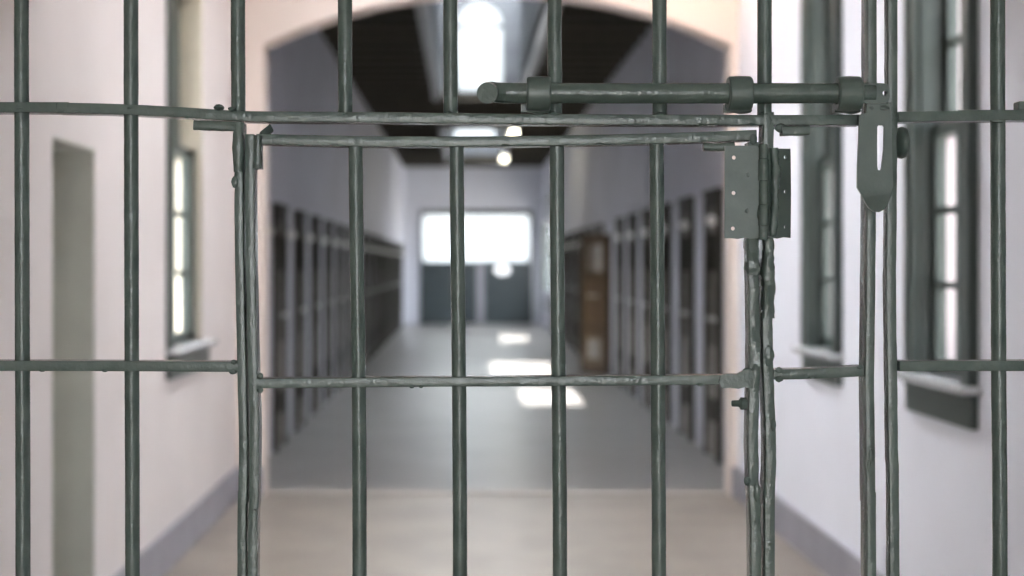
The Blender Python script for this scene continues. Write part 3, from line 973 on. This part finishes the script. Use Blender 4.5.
# bolt brackets: straps round the bolt, foot on the rail
YB_ = 1.7685
for px0, px1, in ((527, 551), (730, 753.5), (839.5, 863.5)):
    zc = wz(93.0, YB_)
    cxb = wx((px0 + px1) / 2, YB_ - 0.015)
    hw = (px1 - px0) / 2 * (YB_ - 0.015) / F
    bm = new()
    ri, ro = 0.0140, 0.0215
    n = 28
    def ring(r, u, bulge=0): return [bm.verts.new(Vector((cxb + u, YB_ + (r + bulge) * math.cos(2 * PI * i / n), zc + (r + bulge) * math.sin(2 * PI * i / n) - 0.001))) for i in range(n)]
    rr = [ring(ri, -hw), ring(ro - 0.0015, -hw), ring(ro, -hw + 0.002), ring(ro, 0, 0.0006), ring(ro, hw - 0.002), ring(ro - 0.0015, hw), ring(ri, hw)]
    for a, b in zip(rr, rr[1:] + rr[:1]):
        for j in range(n): bm.faces.new((a[j], a[(j + 1) % n], b[(j + 1) % n], b[j]))
    p = G(px0 - 1, 109, DF)
    box(bm, p.x - 0.006, cxb + hw * 0.6, YB_ + 0.010, YG - 0.008, wz(112.5, DF), wz(104.5, DF))
    B(bm, px0 - 1, 109, 6, 4, d=DF + 0.002, seed=px0)
    B(bm, (px0 + px1) / 2, 111, 12, 4, d=DF, rz=0.006, seed=px0 + 1)
    obj('bolt_bracket', bm, 'plate', gate, 30)

# ------------------------------------------------------------------ the wicket door in the gate
wick = thing('wicket_door', 'small barred wicket door hung in the gate on a broad butt hinge', 'gate', (wx(500, YG), YG, 0.33))
ZWB = 0.36
for pts in ([(355.5, 140), (356.2, 200), (357.3, 290), (358.8, 380), (359.3, 460), (359.6, 590)],
            [(456.5, 140), (457, 200), (458, 290), (459, 380), (459.6, 460), (460, 590)],
            [(557, 140), (557, 200), (557.6, 290), (558.6, 380), (559.4, 460), (560, 590)],
            [(656.5, 140), (657, 200), (657.4, 290), (658, 380), (658.4, 460), (659, 590)]):
    vbar('bar', wick, pts, z0=ZWB)
def wr_extra(bm):
    for px, py in ((300, 144.6), (335, 145), (410, 145.6), (505, 145.3), (600, 143.6)):
        B(bm, px, py, 5, 1.8, seed=px)
    B(bm, 753, 139.5, 5, 7, seed=31)
hbar('rail', wick, [(256, 138.8), (300, 139.8), (360, 141), (420, 141.3), (500, 141), (600, 139.6), (680, 137.6), (757, 134.8)], rect_prof(0.0128, 0.030), extra=wr_extra)
hbar('rail', wick, [(256, 383.6), (330, 383), (400, 382.3), (500, 381.8), (600, 381), (680, 380.3), (742, 379.8)], rect_prof(0.0122, 0.030),
     extra=lambda bm: (B(bm, 260, 376, 4, 4, seed=33), B(bm, 260, 390, 4, 4, seed=34), B(bm, 412, 387, 2.8, 1.9, seed=35), B(bm, 421, 386.8, 2.6, 1.7, seed=36), B(bm, 700, 384.6, 4, 1.8, seed=37)))
bm = new(); sweep(bm, [Vector((wx(252, YG), YG, ZWB)), Vector((wx(754, YG), YG, ZWB))], flat_h, 0.03, 0.0004); obj('rail', bm, 'iron', wick, 50)
def wl(p): return 0.0002
vbar('stile', wick, [(249.3, 134), (249.3, 170), (249.6, 230), (250.8, 300), (252.4, 370), (253.9, 430), (253.3, 500), (252, 590)], rect_prof(0.0114, 0.030), lump=wl, z0=ZWB - 0.006)
def wl2(p):
    py = VY - (p.z - H) * F / YG
    if 236 < py < 270: return 0.0022
    if py < 400: return 0.0010
    return 0.0005
vbar('stile', wick, [(754, 142), (753.5, 200), (753.5, 240), (754.3, 300), (755, 350), (754.2, 400), (753.4, 440), (754.5, 490), (756.5, 590)], rect_prof(0.0128, 0.030), lump=wl2, z0=ZWB - 0.006,
     extra=lambda bm: (sweep(bm, [G(751.2, 239, DF), G(751, 247, DF), G(752, 258, DF), G(752.6, 275, DF)], rect_prof(0.0165, 0.024, 0.004), 0.004, 0.0019, freq=60), B(bm, 747, 481, 4, 6, seed=42, rz=0.006), B(bm, 757, 492, 4, 12, seed=43), B(bm, 755.5, 376, 5, 16, seed=44)))
# corner pieces
bm = new()
sweep(bm, [G(258.3, 136, DF), G(258.3, 152, DF), G(257.8, 169, DF)], rect_prof(0.0105, 0.020, 0.003), 0.006, 0.0009)
B(bm, 257, 166, 5, 5, seed=45)
obj('corner_lug', bm, 'iron', wick, 50)
bm = new()
sweep(bm, [G(262, 136, DF + 0.02), G(271, 128.5, DF + 0.03)], rect_prof(0.0105, 0.008, 0.002), 0.006, 0.0006)
obj('corner_lug', bm, 'iron', wick, 50)
bm = new()
sweep(bm, [G(703, 147, DF - 0.002), G(716, 147.3, DF - 0.002), G(734, 146, DF - 0.002)], rect_prof(0.0095, 0.014, 0.003), 0.006, 0.0008)
obj('corner_lug', bm, 'iron', wick, 50)
bm = new()
def pl(u, v, w): return Vector((u, DF - 0.0045 + w, v))
pts = [(720, 375), (727, 373.5), (736, 374), (744, 369.5), (752, 371), (755, 379), (752, 388), (744, 387), (738, 388.5), (728, 387.5), (721, 388), (718.5, 382)]
plate(bm, [(wx(a, DF), wz(b, DF)) for a, b in pts], [], pl, 0.007)
B(bm, 748, 371, 7, 4, seed=46); B(bm, 724, 379, 4, 5, seed=47)
obj('rail_splice', bm, 'iron', wick, 40)
# stud with its nut on the stile
bm = new()
c = G(744, 403.5, DF)
lathe(bm, [(0.002, 0.004), (0.0075, 0.003), (0.008, -0.004), (0.005, -0.006), (0.0042, -0.0072), (0.0040, -0.0145), (0.0030, -0.0155), (0.0004, -0.0156)], c, 'X', 14)
obj('stud', bm, 'iron', wick, 50)
# left hinge leaf with three see-through holes and two filled dimples
YH = 1.772
def leafL(u, v, w): return Vector((u, YH + w, v))
def hp(px, py): return (wx(px, YH), wz(py, YH))
out = [(725, 146), (740, 145.5), (760, 146), (760, 238), (752, 238.6), (745, 237.6), (738, 239), (731, 238.2), (724.5, 238.4), (724.8, 190)]
dim = []
bm = new()
plate(bm, [hp(*p) for p in out], [circle(*hp(px, py), 0.0026) for px, py in ((734, 157.5), (733.7, 193), (733, 228.5))], leafL, 0.003)
hl = obj('hinge_leaf', bm, 'plate', wick, 30)
bm = new()
for px, py in ((748, 175), (747, 211)):
    q = hp(px, py); lathe(bm, [(0.0001, -0.0005), (0.0016, -0.0006), (0.0026, -0.0012), (0.0030, 0.0)], (q[0], YH - 0.0001, q[1]), 'Y', 12)
obj('plugged_hole', bm, 'plate', hl, 50)
bm = new()
zs = [wz(py, YH) for py in (144.5, 159, 181, 205, 226, 240)]
for i, (a, b) in enumerate(zip(zs[:-1], zs[1:])):
    r = (0.0058, 0.0064, 0.0057, 0.0066, 0.0058)[i]
    lathe(bm, [(0.0008, a), (r - 0.0006, a - 0.0002), (r, a - 0.0012), (r, b + 0.0012), (r - 0.0006, b + 0.0002), (0.0008, b)], (wx(763.2, YH), YH - 0.002, 0), 'Z', 18)
B(bm, 762, 146, 5, 3, d=YH, seed=50, rz=0.004)
B(bm, 759.5, 213, 3.5, 9, d=YH, seed=51, rz=0.004)
obj('hinge_knuckle', bm, 'iron', wick, 45)

# ------------------------------------------------------------------ the sliding bolt with its slotted hasp
bolt = thing('sliding_bolt', 'long round iron bolt with bent handle end and slotted hasp plate', 'bolt', (wx(690, YB_), YB_, wz(93, YB_)))
bm = new()
ye = YB_
sweep(bm, [Vector((wx(874, ye), ye, wz(93.3, ye))), Vector((wx(640, ye), ye, wz(93.3, ye))), Vector((wx(520, ye), ye, wz(93, ye))), Vector((wx(502, ye), ye - 0.001, wz(93, ye))), Vector((wx(490, ye), ye - 0.010, wz(93, ye))), Vector((wx(487, ye - 0.03), ye - 0.032, wz(93.4, ye - 0.03)))],
      circ_prof(0.0128, 24), 0.006, 0.00015, curved=True)
obj('rod', bm, 'iron', bolt, 40)
bm = new()
def fl(u, v, w): return Vector((u, ye - 0.009 + w, v))
tip = [(862, 84.2), (878, 84), (885, 84.6), (887.5, 88), (887.6, 99), (885.5, 103), (878, 104), (862, 104)]
plate(bm, [(wx(a, ye), wz(b, ye)) for a, b in tip], [circle(wx(883.0, ye), wz(94, ye), 0.0032)], fl, 0.005)
obj('flattened_end', bm, 'plate', bolt, 30)
YP = 1.764
bm = new()
def hpz(a, b): return (wx(a, YP), wz(b, YP))
def fp(u, v, w):
    py = VY - (v - H) * F / YP
    bend = max(0.0, py - 186) / 26.0
    return Vector((u, YP + w - 0.010 * bend * bend, v))
out = [(859.6, 115), (862, 113.6), (866.2, 113), (866.6, 103.2), (875, 102.5), (886, 103), (890, 104), (891.5, 112), (891.8, 130), (892.5, 165), (893.3, 186), (889.6, 197), (886.5, 204.5), (882, 210), (877, 212.4), (872, 212), (867.5, 208.5), (864.3, 202), (862, 195.5), (857.5, 187.5), (857.8, 165), (859, 140), (859.4, 125)]
slot = [(877.3, 127), (878.5, 125.2), (883.3, 125.2), (884.6, 127), (884, 150), (881.8, 168), (880.3, 170.4), (878, 170), (877.3, 166), (877.2, 145)]
plate(bm, [hpz(*p) for p in out], [[hpz(*p) for p in slot]], fp, 0.005)
B(bm, 871, 108, 4, 4, d=YP + 0.002, seed=60, rz=0.003)
B(bm, 884, 108, 7, 4, d=YP + 0.002, seed=61, rz=0.004)
obj('hasp_plate', bm, 'plate', bolt, 28)

# ------------------------------------------------------------------ the neighbouring grille on the right
gr = thing('iron_grille', 'grey-green iron grille at the right edge with a round stud on its stile', 'gate', (wx(895, YG), YG, 0))
xr_end = XR - 0.03
vbar('stile', gr, [(894.6, -10), (894.6, 60), (894.4, 140), (893.8, 220), (893.2, 290), (894.2, 370), (895.2, 450), (896.5, 590)], rect_prof(0.0122, 0.018), amp=0.0004, z0=0.0, z1=ZTOP)
bm = new(); sweep(bm, [Vector((xr_end, YG, ZTOP)), Vector((xr_end, YG, 0.0))], rect_prof(0.02, 0.034), 0.05, 0.0004); obj('stile', bm, 'iron', gr, 50)
vbar('bar', gr, [(997.6, -10), (998, 150), (998.6, 360), (1000, 590)], z0=ZBOT, z1=ZTOP)
x = wx(998, YG) + pitch
while x < xr_end - 0.06:
    bm = new(); sweep(bm, [Vector((x, YG, ZTOP)), Vector((x, YG, ZBOT))], PR, 0.05, 0.0003); obj('bar', bm, 'iron', gr, 50)
    x += pitch
hbar('rail', gr, [(899, 116.6), (950, 115.8), (1000, 115.2), (1030, 114.8)], x1=xr_end, extra=lambda bm: (B(bm, 998, 121, 8, 2.5, seed=70),))
hbar('rail', gr, [(900, 366.3), (950, 366.2), (1030, 366)], x1=xr_end)
for z in (ZTOP, 0.30, ZBOT):
    bm = new(); sweep(bm, [Vector((wx(895, YG), YG, z)), Vector((xr_end, YG, z))], flat_h, 0.05, 0.0004); obj('rail', bm, 'iron', gr, 50)
bm = new()
c = G(899.5, 142, DF)
lathe(bm, [(0.001, -0.002), (0.0125, -0.001), (0.019, 0.002), (0.0205, 0.006), (0.019, 0.0105), (0.012, 0.0125), (0.001, 0.013)], (c.x, c.y + 0.012, c.z), 'X', 28)
obj('round_stud', bm, 'plate', gr, 85)
bm = new()
p0, p1 = G(1019, 108.5, DF), G(1034, 101, DF)
box(bm, p0.x, p1.x, DF + 0.002, DF + 0.02, p0.z - 0.002, p1.z)
o = obj('rail_block', bm, 'iron', gr)
bv = o.modifiers.new('bevel', 'BEVEL'); bv.width = 0.002; bv.segments = 2
# iron head beam the gates close against, between the walls
bm = new(); box(bm, XL, XR, YG - 0.03, YG + 0.03, ZTOP + 0.01, ZTOP + 0.07); struct('trim_3', bm, 'iron')

# ------------------------------------------------------------------ light, world, camera
w = bpy.data.worlds.new('sky')
SC.world = w
w.use_nodes = True
bg = w.node_tree.nodes['Background']
bg.inputs['Color'].default_value = (0.90, 0.95, 1.0, 1)
bg.inputs['Strength'].default_value = 3.4

s = bpy.data.lights.new('sun', 'SUN')
s.energy = 11.0
s.angle = 0.01
s.color = (1.0, 0.97, 0.92)
so = bpy.data.objects.new('sun', s)
COL.objects.link(so)
so.rotation_euler = Vector((ST, SY, -1)).to_track_quat('-Z', 'Y').to_euler()
so.location = (0, 10, 12)

cam = bpy.data.cameras.new('camera')
cam.lens = 50
cam.sensor_width = 36
cam.shift_x = (512 - VX) / 1024
cam.shift_y = -(288 - VY) / 1024
cam.clip_start = 0.05
cam.clip_end = 300
cam.dof.use_dof = True
cam.dof.focus_distance = YG - 0.02
cam.dof.aperture_fstop = 3.3
co = bpy.data.objects.new('camera', cam)
COL.objects.link(co)
co.location = (0, 0, H)
co.rotation_euler = (PI / 2, 0, 0)
SC.camera = co

vs = SC.view_settings
SC.display_settings.display_device = 'sRGB'
vs.view_transform = 'Standard'
vs.look = 'None'
vs.exposure = 1.75
vs.gamma = 1.0
vs.use_curve_mapping = False
try:
    SC.cycles.use_denoising = True
    SC.cycles.denoiser = 'OPENIMAGEDENOISE'
    SC.cycles.max_bounces = 14
    SC.cycles.diffuse_bounces = 8
    SC.cycles.transparent_max_bounces = 12
    SC.cycles.sample_clamp_indirect = 12
except Exception:
    pass
